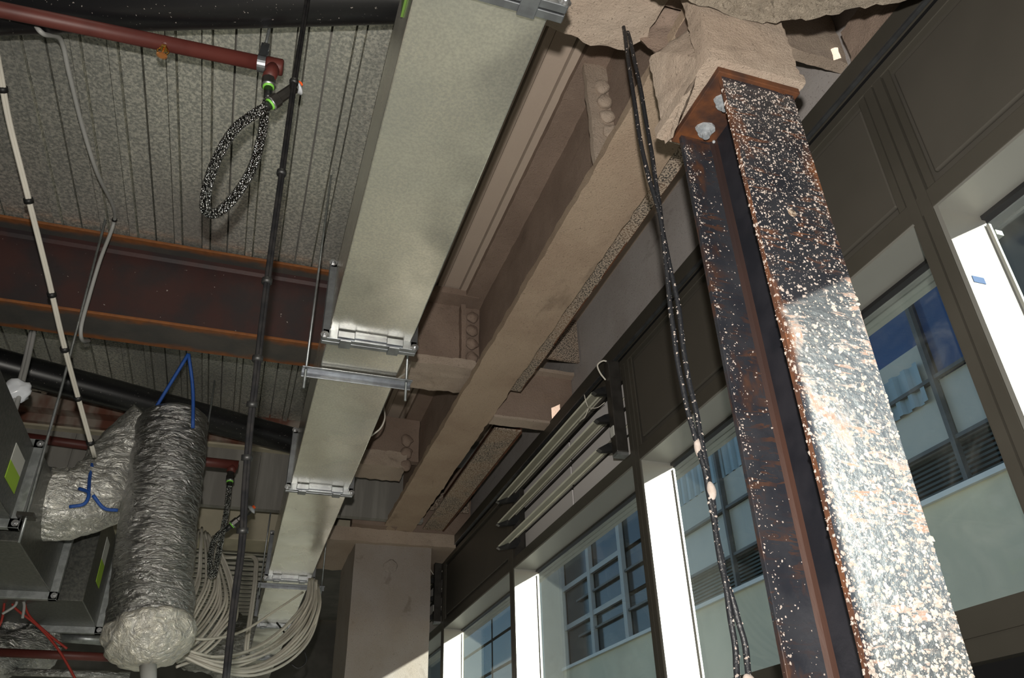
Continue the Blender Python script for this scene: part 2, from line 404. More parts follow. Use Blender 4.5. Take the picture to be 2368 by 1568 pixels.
for i, y in enumerate(mods[1:], 1):
    MB().box(1.497, 1.53, y, y+.030, 1.283, 1.768).box(1.497, 1.53, y+.036, y+.066, 1.283, 1.768).box(1.512, 1.53, y+.03, y+.036, 1.283, 1.768).build('mullion_cover', 'panel_rail', wr)
    MB().box(1.497, 1.66, y+.001, y+.030, FLZ, 1.283).box(1.497, 1.66, y+.036, y+.064, FLZ, 1.283).box(1.512, 1.66, y+.03, y+.036, FLZ, 1.283).build('mullion', 'panel_rail', wr)
for i in range(1, 10):
    ya, yb = mods[i]+.066, mods[i+1]
    if i in (5, 7): continue
    s = MB(); s.box(1.520, 1.56, ya, yb, 1.345, 1.768)
    s.build('panel_backing', 'panel_bronze', wr)
    q = MB().box(1.506, 1.52, ya+.035, yb-.035, 1.375, 1.745); q.build('spandrel_panel', 'panel_bronze', wr, .005)
    MB().box(1.500, 1.506, ya+.006, ya+.028, 1.345, 1.768).box(1.500, 1.506, yb-.028, yb-.006, 1.345, 1.768).build('panel_stop', 'panel_rail', wr)
# closure board above the facade, sprayed; two small gaps let the sun through onto the cross beams
def yz_board(x0, x1, ya, yb, za, zb, holes):
    b = MB(); ys = sorted({ya, yb, *[h[0] for h in holes], *[h[1] for h in holes]})
    for p, q in zip(ys, ys[1:]):
        hs = [h for h in holes if h[0] <= p and q <= h[1]]
        if hs: b.box(x0, x1, p, q, za, hs[0][2]).box(x0, x1, p, q, hs[0][3], zb)
        else: b.box(x0, x1, p, q, za, zb)
    return b
HOLES = [(1.10, 1.19, 2.125, 2.185), (3.36, 3.49, 2.00, 2.075)]
yz_board(1.64, 1.655, -5, 12, 1.80, 2.56, HOLES).build('closure_board', 'board_lavender', wr)
for y in (1.95, 2.25, 2.95, 3.95, 4.25, 4.65, 5.1):
    MB().box(1.622, 1.64, y, y+.11, 1.92, 2.06).build('fixing_clip', 'grey_seal', wr)

# ------------ windows
for i in range(1, 10):
    ya, yb = mods[i]+.066, mods[i+1]
    wn = thing('window_%d' % i, (1.6, (ya+yb)/2, .4), kind='structure', label='fixed clerestory window with white painted reveals and black gasket')
    MB().box(1.501, XG, ya, yb, 1.280, 1.288).build('head_reveal', 'reveal_white', wn)
    MB().box(1.501, XG+.012, yb-.012, yb, .40, 1.280).build('side_reveal', 'reveal_white', wn)
    MB().box(1.501, XG, ya, ya+.004, .40, 1.280).build('side_reveal', 'panel_rail', wn)
    g = MB(); g.box(XG, 1.66, ya, yb, 1.268, 1.286).box(XG+.002, 1.66, ya, ya+.014, .40, 1.25)
    g.build('gasket', 'gasket_black', wn)
    MB().box(XG+.004, XG+.012, yb-.022, yb-.014, .40, 1.25).build('glazing_bead', 'reveal_white', wn)
    MB().box(1.648, 1.656, ya+.01, yb-.012, .38, 1.26).build('pane', 'window_glass', wn)
    MB().box(1.590, 1.66, ya, yb, .337, .40).box(1.596, 1.66, ya, yb, .331, .337).box(1.590, 1.66, ya, yb, .286, .331).build('transom', 'panel_rail', wn)
    MB().box(1.63, 1.66, ya, yb, .22, .286).build('gasket', 'gasket_black', wn)
    MB().box(1.648, 1.656, ya+.01, yb-.01, -1.5, .23).build('pane', 'window_glass', wn)
    MB().box(1.5, 1.66, ya, yb, FLZ, -1.48).build('apron', 'panel_bronze', wn)
rough(MB().box(1.50, 1.56, .88, 1.135, 1.90, 2.05), 'added_gap_cover', 'fireproofing_grey', wr, .02, .007, 20)  # added lump, only hides the near sun gap from the camera
st = MB(); c = PY(2219, 637, 1.056); c.x = max(c.x, 1.535); st.box(c.x-.018, c.x+.018, 1.0565, 1.0575, c.z-.009, c.z+.009).build('sticker', 'sticker_blue', label='small blue sticker on the sunlit white window reveal at the right', cat='sticker')

# ------------ louvre vents
blade_prof = [(1.386, -.034), (1.391, -.040), (1.425, -.024), (1.450, -.012), (1.456, -.016), (1.464, -.004), (1.500, .026), (1.506, .024), (1.513, .040), (1.562, .112), (1.557, .115), (1.497, .033), (1.440, -.010), (1.412, -.022)]
def louvre(y0, y1, label):
    v = thing('louvre_vent', (1.5, (y0+y1)/2, 1.345), label, 'vent', 'louvre vents in the facade')
    b = MB(); b.prism(blade_prof, 'y', y0+.10, y1-.06); me = b.mesh('blade', (0, 0, 0)); me.materials.append(M['blade_alu'])
    cp = MB(); cp.prism([(1.382, -.042), (1.40, -.052), (1.45, -.046), (1.50, -.035), (1.525, .0), (1.525, .035), (1.50, .010), (1.43, -.012)], 'y', 0, .028)
    cm = cp.mesh('end_cap', (0, 0, 0)); cm.materials.append(M['black_plastic'])
    for z in (1.705, 1.565, 1.425):
        put('blade', me, v, (0, 0, z)); put('end_cap', cm, v, (0, y0+.072, z)); put('end_cap', cm, v, (0, y1-.07, z))
    MB().box(1.440, 1.497, y0+.012, y0+.060, 1.352, 1.805).build('side_channel', 'dark_channel', v, .004)
    MB().box(1.442, 1.495, y0+.014, y0+.058, 1.338, 1.352).build('channel_foot', 'rod_steel', v)
    MB().box(1.436, 1.440, y0+.018, y0+.052, 1.43, 1.475).build('label_plate', 'label_white', v)
    for zz in (1.375, 1.505, 1.645):
        MB().box(1.565, 1.572, y0+.06, (y0+y1)/2-.01, zz, zz+.11).build('inner_pane', 'daylight_grey', v)
        MB().box(1.565, 1.572, (y0+y1)/2+.01, y1-.05, zz, zz+.11).build('inner_pane', 'daylight_grey', v)
    MB().box(1.572, 1.60, y0, y1, 1.345, 1.80).build('back_frame', 'dark_channel', v)
    MB().box(1.50, 1.572, y1-.04, y1-.006, 1.345, 1.768).build('jamb_frame', 'dark_channel', v)
    w1 = smooth_path([(1.436, y0+.045, 1.715), (1.415, y0+.05, 1.75), (1.405, y0+.05, 1.79), (1.43, y0+.04, 1.812), (1.455, y0+.035, 1.806)], 5)
    MB().tube(w1, .004, 6).build('lead', 'cable_white', v)
    return v
v1 = louvre(2.776, 4.37, 'open louvre vent with three long pale blades beside the grey panel')
for pts in ([(1.40, 2.95, 1.63), (1.395, 2.99, 1.60), (1.39, 3.05, 1.61)], [(1.40, 2.95, 1.63), (1.38, 2.93, 1.65), (1.37, 2.92, 1.68)], [(1.40, 2.95, 1.63), (1.42, 2.90, 1.61), (1.44, 2.86, 1.62)]):
    MB().tube(smooth_path(pts, 3), .002, 5).build('wire', 'cable_white', v1)
louvre(6.096, 7.69, 'second louvre vent, mostly hidden behind the coated far column')

# ================================================================== EXTERIOR
MB().box(1.75, 60, -50, 60, FLZ-.5, FLZ-.3).build('ground', 'ext_concrete', kind='structure')
ss = thing('sunshade', (1.85, 5, 1.53), 'slatted metal sunshade running outside above the window glass', 'sunshade')
sm = MB().box(0, .028, 1.30, 12, 1.512, 1.53).mesh('slat', (0, 0, 0)); sm.materials.append(M['sunshade_alu'])
for k in range(11): put('slat', sm, ss, (1.69+k*.036, 0, 0))
for y in mods[4:]:
    MB().box(1.664, 2.09, y+.02, y+.04, 1.53, 1.60).build('bracket', 'ext_frame', ss)
K = 1.6; XB = 8.0
eb = thing('opposite_building', (XB+2, 12, -1.9), 'pale building across the courtyard with glazing coloured by reflected sky, grey cladding and cream wall', 'building')
def eface(name, m, y0, y1, z0, z1, x0=XB, x1=None, **kw):
    return MB().box(x0, x1 or x0+.25, y0*K, y1*K, z0*K, z1*K).build(name, m, eb, **kw)
eface('core', 'ext_concrete', 2.6, 26, -1.15, 4.9, XB+.5, XB+6)
eface('lower_wall', 'ext_cream', 2.6, 26, -1.15, 2.02, XB-.10, XB+.5)
eface('coping', 'ext_white', 2.6, 26, 2.02, 2.06, XB-.16, XB+.5)
for k in range(9):
    eface('louvre_slat', 'louvre_dark', 2.6, 11, 2.08+k*.038, 2.10+k*.038, XB+.08, XB+.16)
eface('louvre_backing', 'ext_dark', 2.6, 11, 2.06, 2.42, XB+.2, XB+.3)
for a, b in ((2.62, 4.08), (4.12, 5.58), (5.62, 7.18), (7.22, 8.7)):
    eface('cladding_panel', 'ext_pale', a, b, 2.42, 2.92, XB+.02)
    if a > 4.1: eface('cladding_panel', 'ext_pale', a, b, 2.95, 3.30, XB+.02)
for a, b in ((3.35, 4.08), (4.12, 4.95)): eface('window_pane', 'ext_sky_reflection', a, b, 2.97, 3.95, XB+.05)
eface('window_pane', 'ext_dark', 2.6, 3.33, 2.42, 3.72, XB+.0)
eface('parapet', 'ext_white', 2.2, 3.30, 3.72, 4.6, XB-.3)
def corr(y0, y1, z0, z1, x):
    n = int((y1-y0)*K/.11); prof = []
    for i in range(n+1):
        y = y0*K+i*.11; prof += [(x+(.05 if i % 2 else 0), y), (x+(.05 if i % 2 else 0), y+.07)]
    b = MB(); prof2 = [(p[0], p[1]) for p in prof]
    n2 = len(prof2); vs = [(p[0], p[1], z0*K) for p in prof2]+[(p[0], p[1], z1*K) for p in prof2]
    b.add(vs, [(i, i+1, n2+i+1, n2+i) for i in range(n2-1)])
    b.build('corrugated_sheet', 'corrugated_blue', eb)
corr(5.0, 8.2, 3.30, 3.9, XB); corr(4.2, 5.0, 2.80, 3.15, XB-.05)
for y in (4.1, 5.6, 7.2, 8.72): eface('mullion', 'ext_frame', y-.02, y+.02, 2.03, 3.95, XB-.08, XB)
for z in (2.42, 2.94): eface('transom', 'ext_frame', 2.6, 11.5, z-.015, z+.015, XB-.06, XB)
for a, b in ((8.75, 9.8), (9.85, 10.9), (10.95, 12), (12.1, 13.6), (13.7, 16), (16.1, 19)):
    for c, d in ((2.06, 2.6), (2.66, 3.2), (3.26, 3.9)): eface('dark_pane', 'ext_dark', a, b, c, d, XB+.02)
for y in (9.82, 10.92, 12.05): eface('pale_mullion', 'ext_frame_pale', y-.05, y+.05, 2.03, 3.95, XB-.1, XB)
for z in (2.63, 3.23): eface('pale_transom', 'ext_frame_pale', 9.8, 12.1, z-.035, z+.035, XB-.08, XB)
eface('end_pier', 'ext_pale', 12.1, 13.2, 1.2, 3.95, XB-.6, XB+.4)

# ================================================================== STEELWORK
# main fireproofed beam
mb_ = thing('main_beam', (1.06, 2.2, 1.9), 'thick tan fireproofed steel beam running diagonally from the coated column head to the far column', 'beam')
rough(MB().box(.938, 1.165, -.3, 5.76, 1.90, 1.94), 'bottom_flange', 'fireproofing', mb_, .032, .009, 13)
rough(MB().box(1.035, 1.085, -.3, 5.76, 1.93, 2.47), 'web', 'fireproofing_grey', mb_, .05, .007, 9)
rough(MB().box(.93, 1.17, -.3, 5.76, 2.455, 2.50), 'top_flange', 'fireproofing_grey', mb_, .05, .006, 9)
rough(MB().box(.945, 1.06, 1.765, 1.79, 1.91, 2.46), 'stiffener', 'fireproofing_pale', mb_, .03, .010, 12)
def lump(r, parent, loc, m='fireproofing_pale', sq=(1, .7, 1), name='coated_bolt'):
    bm = bmesh.new(); bmesh.ops.create_icosphere(bm, subdivisions=3, radius=r)
    for v in bm.verts:
        v.co += noise.noise_vector(v.co*30+Vector(loc)*7)*r*.3; v.co = Vector((v.co.x*sq[0], v.co.y*sq[1], v.co.z*sq[2]))
    off = Vector(parent['org'])
    for v in bm.verts: v.co += Vector(loc)-off
    for f in bm.faces: f.smooth = True
    me = bpy.data.meshes.new(name); bm.to_mesh(me); bm.free()
    return finish(me, name, m, parent, off)
for k in range(5): lump(.030, mb_, (1.015-.004*k, 1.755, 2.02+k*.075))
# secondary purlin, crossing at y = 3.5, coated where it meets the main beam
pu = thing('steel_purlin', (-1.5, 3.5, 2.02), 'dark maroon steel purlin with rusty flange edges crossing under the deck at left', 'beam')
b = MB(); b.box(-5.9, .56, 3.39, 3.62, 2.022, 2.036); b.build('bottom_flange', 'purlin_rust', pu, .003)
MB().box(-5.9, .56, 3.39, 3.62, 2.470, 2.485).build('top_flange', 'purlin_rust', pu, .003)
MB().box(-5.9, .56, 3.497, 3.513, 2.036, 2.470).build('web', 'primer_maroon', pu)
for z, s_ in ((2.036, 1), (2.470, -1)):
    MB().prism([(3.497, z), (3.470, z), (3.488, z+.010*s_), (3.497, z+.028*s_)], 'x', -5.9, .56).build('fillet', 'primer_maroon', pu)
rough(MB().box(.56, .985, 3.375, 3.645, 2.0, 2.05), 'coated_flange', 'fireproofing_pale', pu, .022, .011, 16)
rough(MB().box(.56, 1.04, 3.485, 3.525, 2.04, 2.46), 'coated_web', 'fireproofing_grey', pu, .04, .007, 10)
rough(MB().box(.56, 1.0, 3.375, 3.645, 2.452, 2.492), 'coated_flange', 'fireproofing_grey', pu, .04, .006, 10)
rough(MB().box(.92, .945, 3.44, 3.49, 2.06, 2.44), 'angle_cleat', 'fireproofing_grey', pu, .03, .007, 12)
for k in range(4): lump(.033, pu, (.985, 3.45, 2.115+k*.085), 'fireproofing_grey')
# near left cross beam (its coated flange hides the top of the duct)
cb = thing('coated_cross_beam', (.6, 1.2, 1.95), 'coated cross beam stub with a ragged lower edge above the duct, at the top centre', 'beam')
a1, a2, a3 = PZ(1235, 45, 1.955), PZ(1452, 112, 1.955), PZ(1512, -5, 1.955)
rough(MB().prism([(.30, 1.02), (.30, a1.y), (a1.x, a1.y), (.74, a2.y+.015), (a2.x-.01, a2.y), (a2.x+.035, a2.y-.06), (a3.x+.04, a3.y), (.93, 1.02)], 'z', 1.95, 1.985), 'bottom_flange', 'fireproofing_pale', cb, .022, .010, 18)
rough(MB().box(.30, 1.02, 1.13, 1.17, 1.97, 2.46), 'web', 'fireproofing_grey', cb, .04, .006, 10)
# fallen-loose coating mass at the very top, cracked
cm = thing('cracked_coating', (1.05, .85, 1.66), 'bulging cracked fireproofing peeling off at the top edge above the brown column', 'fireproofing')
rough(MB().prism([(.70, .955), (.80, .955), (.90, .962), (1.012, .958), (1.095, .915), (1.20, .862), (1.33, .785), (1.36, .66), (.70, .66)], 'z', 1.66, 1.70), 'shell', 'fireproofing_cracked', cm, .014, .012, 24)
# right cross beam: face with the sun patch
rb = thing('fireproofed_cross_beam', (1.4, 1.27, 2.08), 'pale fireproofed cross beam between the column head and the metal wall with a small sun patch', 'beam')
rough(MB().box(1.17, 1.632, 1.25, 1.29, 2.085, 2.47), 'face', 'fireproofing_pale', rb, .018, .007, 22)
MB().box(1.656, 2.2, 1.215, 1.235, 1.95, 3.0).build('added_gap_baffle', 'dark_channel', wr)  # added baffle outside, darkens the view through the near sun gap
# column head: coated pieces over the brown column
hd = thing('coated_column_head', (.97, 1.1, 1.467), 'pale coated stub and gusset sitting on the cap plate of the brown column', 'beam')
rough(MB().box(.826, 1.088, .955, 1.215, 1.467, 1.50), 'cap_coating', 'fireproofing_pale', hd, .014, .006, 26)
rough(MB().box(.842, 1.088, .968, 1.02, 1.49, 1.90), 'stub_face', 'fireproofing_pale', hd, .016, .008, 22)
rough(MB().box(.94, .99, 1.02, 1.20, 1.49, 1.90), 'stub_web', 'fireproofing_grey', hd, .03, .006, 14)
def slab(p, th):
    b = MB(); n = len(p); vs = [Vector(q) for q in p]+[Vector(q)+Vector(th) for q in p]
    b.add(vs, [tuple(range(n))[::-1], tuple(range(n, 2*n))]+[(i, (i+1) % n, n+(i+1) % n, n+i) for i in range(n)]); return b
rough(slab([PY(1516, 118, 1.12), PY(1600, 60, 1.06), PY(1628, 140, 1.00), PY(1600, 205, 1.02), PY(1556, 315, 1.18)], (.0, .035, .01)), 'gusset', 'fireproofing_pale', hd, .016, .007, 22)
rough(slab([PY(1440, 60, 1.30), PY(1500, -40, 1.20), PY(1620, -60, 1.20), PY(1600, 60, 1.20), PY(1520, 125, 1.25)], (0, .02, .05)), 'upper_plate', 'fireproofing_grey', hd, .025, .010, 20)
# edge beams between main beam and facade
e1 = thing('edge_channel', (1.3, 2.5, 2.2), 'speckled brown steel edge strip above the grey board, near the column', 'beam')
rough(MB().box(1.17, 1.250, 1.5, 3.45, 1.95, 1.962), 'flange', 'speckled_steel', e1, .06, .002, 20)
MB().box(1.246, 1.252, 1.5, 3.45, 1.95, 2.1).build('lip', 'rust_edge', e1)
e2 = thing('edge_channel', (1.3, 4.7, 1.92), 'speckled tan and rust edge strip behind the small cross beam towards the far column', 'beam')
rough(MB().box(1.235, 1.395, 3.86, 5.68, 1.92, 1.932), 'flange', 'speckled_steel', e2, .06, .002, 20)
MB().box(1.388, 1.400, 3.86, 5.68, 1.915, 2.2).build('lip', 'rust_edge', e2)
pl = MB().box(1.235, 1.60, 5.69, 5.71, 2.08, 2.24).build('end_plate', 'speckled_steel', e2)
bm_ = hexbolt(.022, .02); bm_.materials.append(M['fireproofing_grey'])
for x in (1.40, 1.54): put('bolt', bm_, e2, (x, 5.688, 2.155), (pi/2, 0, 0))
# small cross beam at y = 3.65 with sun patch
sb = thing('small_cross_beam', (1.4, 3.7, 1.9), 'lavender grey cross beam stub with a bright square sun patch', 'beam')
rough(MB().box(1.165, 1.636, 3.65, 3.66, 1.90, 2.19), 'web', 'fireproofing_grey', sb, .04, .003, 14)
rough(MB().box(1.165, 1.636, 3.60, 3.70, 2.185, 2.205), 'top_flange', 'fireproofing_pale', sb, .03, .005, 14)
rough(MB().box(1.165, 1.636, 3.645, 3.74, 1.885, 1.90), 'bottom_flange', 'fireproofing_pale', sb, .03, .004, 14)
MB().prism([(1.30, 3.35), (1.335, 3.35), (1.54, 3.62), (1.50, 3.62)], 'z', 2.30, 2.33).build('brace', 'blue_metal', sb)
MB().box(1.19, 1.63, 3.5, 3.52, 2.22, 2.5).build('stiffener', 'speckled_steel', sb)

# ------------ brown rusty column
cl = thing('steel_column', (.97, 1.08, FLZ), 'rusty dark steel H-section column flecked with fireproofing, lower half in sunlight', 'column')
CT = 1.449
MB().box(.873, 1.067, .983, .995, FLZ, CT).build('front_flange', 'column_front', cl, .0012)
MB().box(.8722, .8729, .9835, .9945, FLZ, CT).build('flange_edge', 'rust_edge', cl)
MB().box(.873, 1.067, 1.172, 1.184, FLZ, CT).build('back_flange', 'column_back', cl, .0012)
MB().box(.966, .974, .995, 1.172, FLZ, CT).build('web', 'mill_scale', cl)
for s_ in (-1, 1):
    MB().prism([(.97+s_*.004, 1.172), (.97+s_*.017, 1.172), (.97+s_*.008, 1.168), (.97+s_*.004, 1.158)], 'z', FLZ, CT).build('fillet', 'column_web', cl)
MB().box(.861, 1.080, .973, 1.200, CT, 1.467).build('cap_plate', 'rust_plate', cl, .002)
MB().box(.81, 1.13, .94, 1.23, FLZ, FLZ+.02).build('base_plate', 'rust_plate', cl, .002)
def sealed_bolt(x, y, r=.0145):
    b = MB(); b.prism([(r*cos(pi/3*k+.3), r*sin(pi/3*k+.3)) for k in range(6)], 'z', 0, .014)
    b.prism([(r*.6*cos(pi/5*k), r*.6*sin(pi/5*k)) for k in range(10)], 'z', .014, .026)
    b2 = MB(); n_ = 14
    b2.prism([(r*1.6*(1+.4*noise.noise(Vector((cos(2*pi*k/n_)*1.5+x*9, sin(2*pi*k/n_)*1.5, y*5))))*cos(2*pi*k/n_), r*1.6*(1+.4*noise.noise(Vector((cos(2*pi*k/n_)*1.5, sin(2*pi*k/n_)*1.5, x*5))))*sin(2*pi*k/n_)) for k in range(n_)], 'z', 0, .008)
    m1 = b.mesh('bolt'); m1.materials.append(M['grey_seal']); m2 = b2.mesh('washer'); m2.materials.append(M['grey_seal'])
    put('bolt', m1, cl, (x, y, CT), (pi, 0, 0)); put('washer', m2, cl, (x, y, CT), (pi, 0, 0))
for x, y in ((.921, 1.140), (.918, 1.049), (1.02, 1.14), (1.02, 1.049)): sealed_bolt(x, y)
lump(.0045, cl, (.962, 1.166, CT-.003), 'grey_seal', (1, 1, 1), 'weld_drop')
# flakes standing on the steel
def flakes(parent, n, sampler, smin, smax, name='flakes', m='flake', rnd=None):
    rn = rnd or random; vs = []; fs = []
    for _ in range(n):
        c, nrm = sampler(rn)
        s_ = smin+(smax-smin)*rn.random()**2.6; a = rn.random()*pi
        tdir = nrm.orthogonal().normalized(); bdir = nrm.cross(tdir)
        t1 = tdir*cos(a)+bdir*sin(a); t2 = nrm.cross(t1)
        o = len(vs); r = [(.6+.8*rn.random()) for _ in range(5)]
        for k in range(5):
            an = 2*pi*k/5; vs.append(c+t1*cos(an)*s_*r[k]+t2*sin(an)*s_*r[k]*.75)
        vs.append(c+nrm*s_*(.5+.5*rn.random())+t1*s_*.3*(rn.random()-.5))
        fs += [(o+k, o+(k+1) % 5, o+5) for k in range(5)]
    b = MB(); b.add(vs, fs)
    return b.build(name, m, parent, kind='stuff')
def front_s(rn):
    while True:
        z = -.2+1.64*rn.random(); x = .874+.192*rn.random()
        e = abs(x-.97)/.097
        d = .30+.40*max(0, (z-.85)/.6)+.25*e*e
        if rn.random() < d: return Vector((x, .983, z)), Vector((0, -1, 0))
def low_s(rn):
    while True:
        z = -.2+1.1*rn.random(); x = .874+.192*rn.random()
        if rn.random() < .05+1.2*max(0, (.85-z)/1.0)**1.3: return Vector((x, .983, z)), Vector((0, -1, 0))
flakes(cl, 6500, front_s, .0006, .0034, 'flakes')
flakes(cl, 5200, low_s, .0008, .0062, 'coarse_flakes')
lump(.009, cl, PY(1832, 492, .983), 'speckled_steel', (1.2, .15, 1.1), 'plaster_spot')
def edge_s(rn): return Vector((.8722, .983+.012*rn.random(), -.2+1.62*rn.random())), Vector((-1, -.3, 0)).normalized()
flakes(cl, 420, edge_s, .0009, .0045)
def back_s(rn):
    z = -.2+1.62*rn.random()**.7; x = .874+abs(rn.gauss(0, .016)) if rn.random() < .75 else .874+.085*rn.random()
    return Vector((min(x, .96), 1.172, z)), Vector((0, -1, 0))
flakes(cl, 800, back_s, .0007, .0032)

# ------------ far coated column and concrete
fc = thing('coated_column', (1.04, 6.1, FLZ), 'square far column coated in grey-tan fireproofing, sunlit at its lower right', 'column')
rough(MB().box(.752, 1.325, 5.75, 6.50, FLZ, 1.82), 'shaft', 'column_coating', fc, .09, .004, 8)
rough(MB().box(.40, 1.50, 5.70, 6.50, 1.80, 1.90), 'head', 'fireproofing_pale', fc, .05, .012, 9)
lump(.05, fc, PY(903, 1310, 5.75), 'column_coating', (1, .12, 1), 'patch')
wb = thing('concrete_beam', (-1, 6.1, 1.84), 'cream concrete beam above the cable bundles behind the silver flexible duct', 'beam')
MB().box(-6, .74, 6.00, 6.30, 1.842, 2.085).build('body', 'concrete_pale', wb, .008)
ub = thing('upstand_wall', (-1, 5.5, 1.91), 'grey boarded upstand between the deck edge and the cream beam', 'wall')
bd = MB().box(0, .598, 5.50, 5.56, 1.912, 2.33).mesh('board', (0, 0, 0)); bd.materials.append(M['board_grey'])
for k in range(12): put('board', bd, ub, (-6+k*.6, 0, 0))
MB().box(-6, 1.2, 5.44, 5.56, 2.33, 2.36).build('ledge', 'concrete_pale', ub)
MB().box(-6, 1.2, 5.30, 5.46, 2.40, 2.60).build('edge_angle', 'rust_band', ub)
MB().box(-6, 1.2, 5.40, 5.50, 2.345, 2.42).build('edge_trim', 'rust_band', ub)
rough(MB().box(.70, 1.03, 5.62, 5.76, 1.90, 2.46), 'coated_return', 'fireproofing_grey', fc, .05, .010, 9)
rough(MB().box(1.08, 1.62, 5.72, 5.80, 1.90, 2.46), 'coated_return', 'fireproofing_grey', fc, .05, .008, 9)
p2 = thing('coated_purlin_end', (.9, 4.95, 2.05), 'stub of coated beam end with lumpy bolts under the far end of the main beam', 'beam')
rough(MB().box(.46, .93, 4.86, 5.10, 2.05, 2.16), 'flange', 'fireproofing_pale', p2, .03, .014, 12)
rough(MB().box(.46, 1.03, 4.95, 5.0, 2.14, 2.46), 'web', 'fireproofing_grey', p2, .05, .008, 10)
for k in range(3): lump(.04, p2, (.93, 4.88, 2.08+k*.09), 'fireproofing_grey')

# ================================================================== RECTANGULAR DUCT
dz0, dz1, dx0, dx1 = 1.50, 1.775, .163, .455
dt = thing('rectangular_duct', (.31, 4, 1.46), 'long galvanised rectangular duct running from the top centre down to the lower left', 'duct')
js = [-.5, .955, 2.42, 3.915, 5.64, 7.15, 8.65, 10.2]
cornerb = hexbolt(.009, .008); cornerb.materials.append(M['bolt_steel'])
for a, b_ in zip(js, js[1:]):
    s_ = MB(); s_.prism([(dx0, dz0), (dx1, dz0), (dx1, dz1), (dx0, dz1)], 'y', a+.004, b_-.004)
    s_.build('duct_section', 'duct_galvanised', dt, .004)
for y in js[1:-1]:
    f = MB()
    for ya, yb in ((y-.022, y-.002), (y+.002, y+.022)):
        f.box(dx0-.022, dx1+.022, ya, yb, dz0-.034, dz0+.002).box(dx0-.022, dx1+.022, ya, yb, dz1-.002, dz1+.03)
        f.box(dx0-.024, dx0+.002, ya, yb, dz0-.03, dz1+.03).box(dx1-.002, dx1+.024, ya, yb, dz0-.03, dz1+.03)
    f.build('flange', 'silver_steel', dt, .002)
    for xx in (dx0+.03, dx1-.09):
        c_ = MB(); c_.box(xx, xx+.06, y-.034, y-.020, dz0-.030, dz0-.004).box(xx+.01, xx+.05, y-.026, y+.026, dz0-.040, dz0-.033)
        c_.build('cleat', 'silver_steel', dt, .002)
    g_ = MB(); g_.box(dx0+.05, dx1-.05, y-.030, y-.024, dz0-.024, dz0-.010); g_.build('stiffening_rib', 'silver_steel', dt, .001)
    for x in (dx0-.014, dx1+.014):
        for z in (dz0-.022, dz1+.018): put('bolt', cornerb, dt, (x, y-.022, z), (pi/2, 0, 0))
MB().box(.157, .1625, 1.0, 1.16, 1.60, 1.72).build('label', 'label_dark_green', dt)
# hangers
def rod(name_parent, x, y, z0, z1, r=.005):
    return MB().tube([(x, y, z0), (x, y, z1)], r, 8).build('threaded_rod', 'rod_steel', name_parent)
def trapeze(y, x0_, x1_, z, label):
    h = thing('duct_hanger', ((x0_+x1_)/2, y, z), label, 'hanger', 'duct hangers')
    b = MB(); b.box(x0_, x1_, y+.01, y+.045, z-.006, z-.002).box(x0_, x1_, y+.041, y+.045, z-.03, z-.002).box(x0_, x1_, y-.005, y+.012, z-.012, z-.008)
    b.build('bracket_channel', 'silver_steel', h, .001)
    for x in (x0_+.015, x1_-.02):
        rod(h, x, y+.03, z-.085, 2.49)
    return h
trapeze(2.66, .098, .518, 1.497, 'channel hanger strapped under the duct beside the purlin')
trapeze(5.72, .11, .56, 1.475, 'far duct hanger by the bunch of white cables')

# ================================================================== PIPES
def at(pts, y=None):
    out = []
    for q in pts: out.append(PY(q[0], q[1], q[2] if len(q) > 2 else y))
    return out
A, B = PZ(0, 12, 2.30), PZ(900, -14, 2.30); d = (B-A)
pb = MB().tube([A-d*1.5, A, B, B+d*.25], .092, 28).build('black_pipe', 'pipe_dusty', label='thick black pipe across the top left behind the red sprinkler pipe', cat='pipe')
A, B = PZ(0, 842, 2.30), PZ(690, 1022, 2.30); d = B-A
MB().tube([A-d*1.2, A, B, B+d*.04], .088, 28).build('black_pipe', 'pipe_dusty', label='long black pipe sloping behind the purlin above the silver flexible duct', cat='pipe')
sp = thing('sprinkler_pipe', (-.5, 1.86, 2.1), 'red sprinkler pipe with capped end in front of the deck at top left', 'pipe')
A, B = PY(0, 22, 1.90), PY(655, 157, 1.86); d = (B-A).normalized()
MB().tube([A-d*1.2, B-d*.05], .0245, 20).build('pipe', 'red_pipe', sp)
MB().tube([B-d*.055, B-d*.05, B-d*.004, B], [.0245, .0275, .0275, .024], 20).build('end_cap', 'red_pipe', sp)
O = B-d*.030; J = PY(622, 180, 1.85)
MB().tube([O, O+(J-O)*1.05], [.024, .021], 16).build('outlet', 'red_pipe', sp)
T0 = PY(383, 100, 1.875)
MB().tube([T0+Vector((0, 0, .01)), T0+Vector((0, 0, -.018))], [.020, .016], 14).build('boss', 'red_pipe', sp)
c = T0
hp = MB().tube([c+Vector((0, 0, -.016)), c+Vector((0, 0, -.030))], .013, 6, smooth=False).build('sprinkler_head', 'brass', sp, label='brass sprinkler head')
for s_ in (-1, 1):
    MB().tube(smooth_path([c+Vector((s_*.010, 0, -.028)), c+Vector((s_*.0165, 0, -.038)), c+Vector((s_*.012, 0, -.050)), c+Vector((0, 0, -.056))], 4), .0028, 6).build('frame_arm', 'brass', hp)
MB().tube([c+Vector((0, 0, -.030)), c+Vector((0, 0, -.054))], .003, 8).build('bulb', 'copper_red', hp)
df_ = MB(); n_ = 36; df_.prism([((.017 if k % 2 else .0095)*cos(2*pi*k/n_)+c.x, (.017 if k % 2 else .0095)*sin(2*pi*k/n_)+c.y) for k in range(n_)], 'z', c.z-.060, c.z-.0575)
df_.build('deflector', 'copper_red', hp)
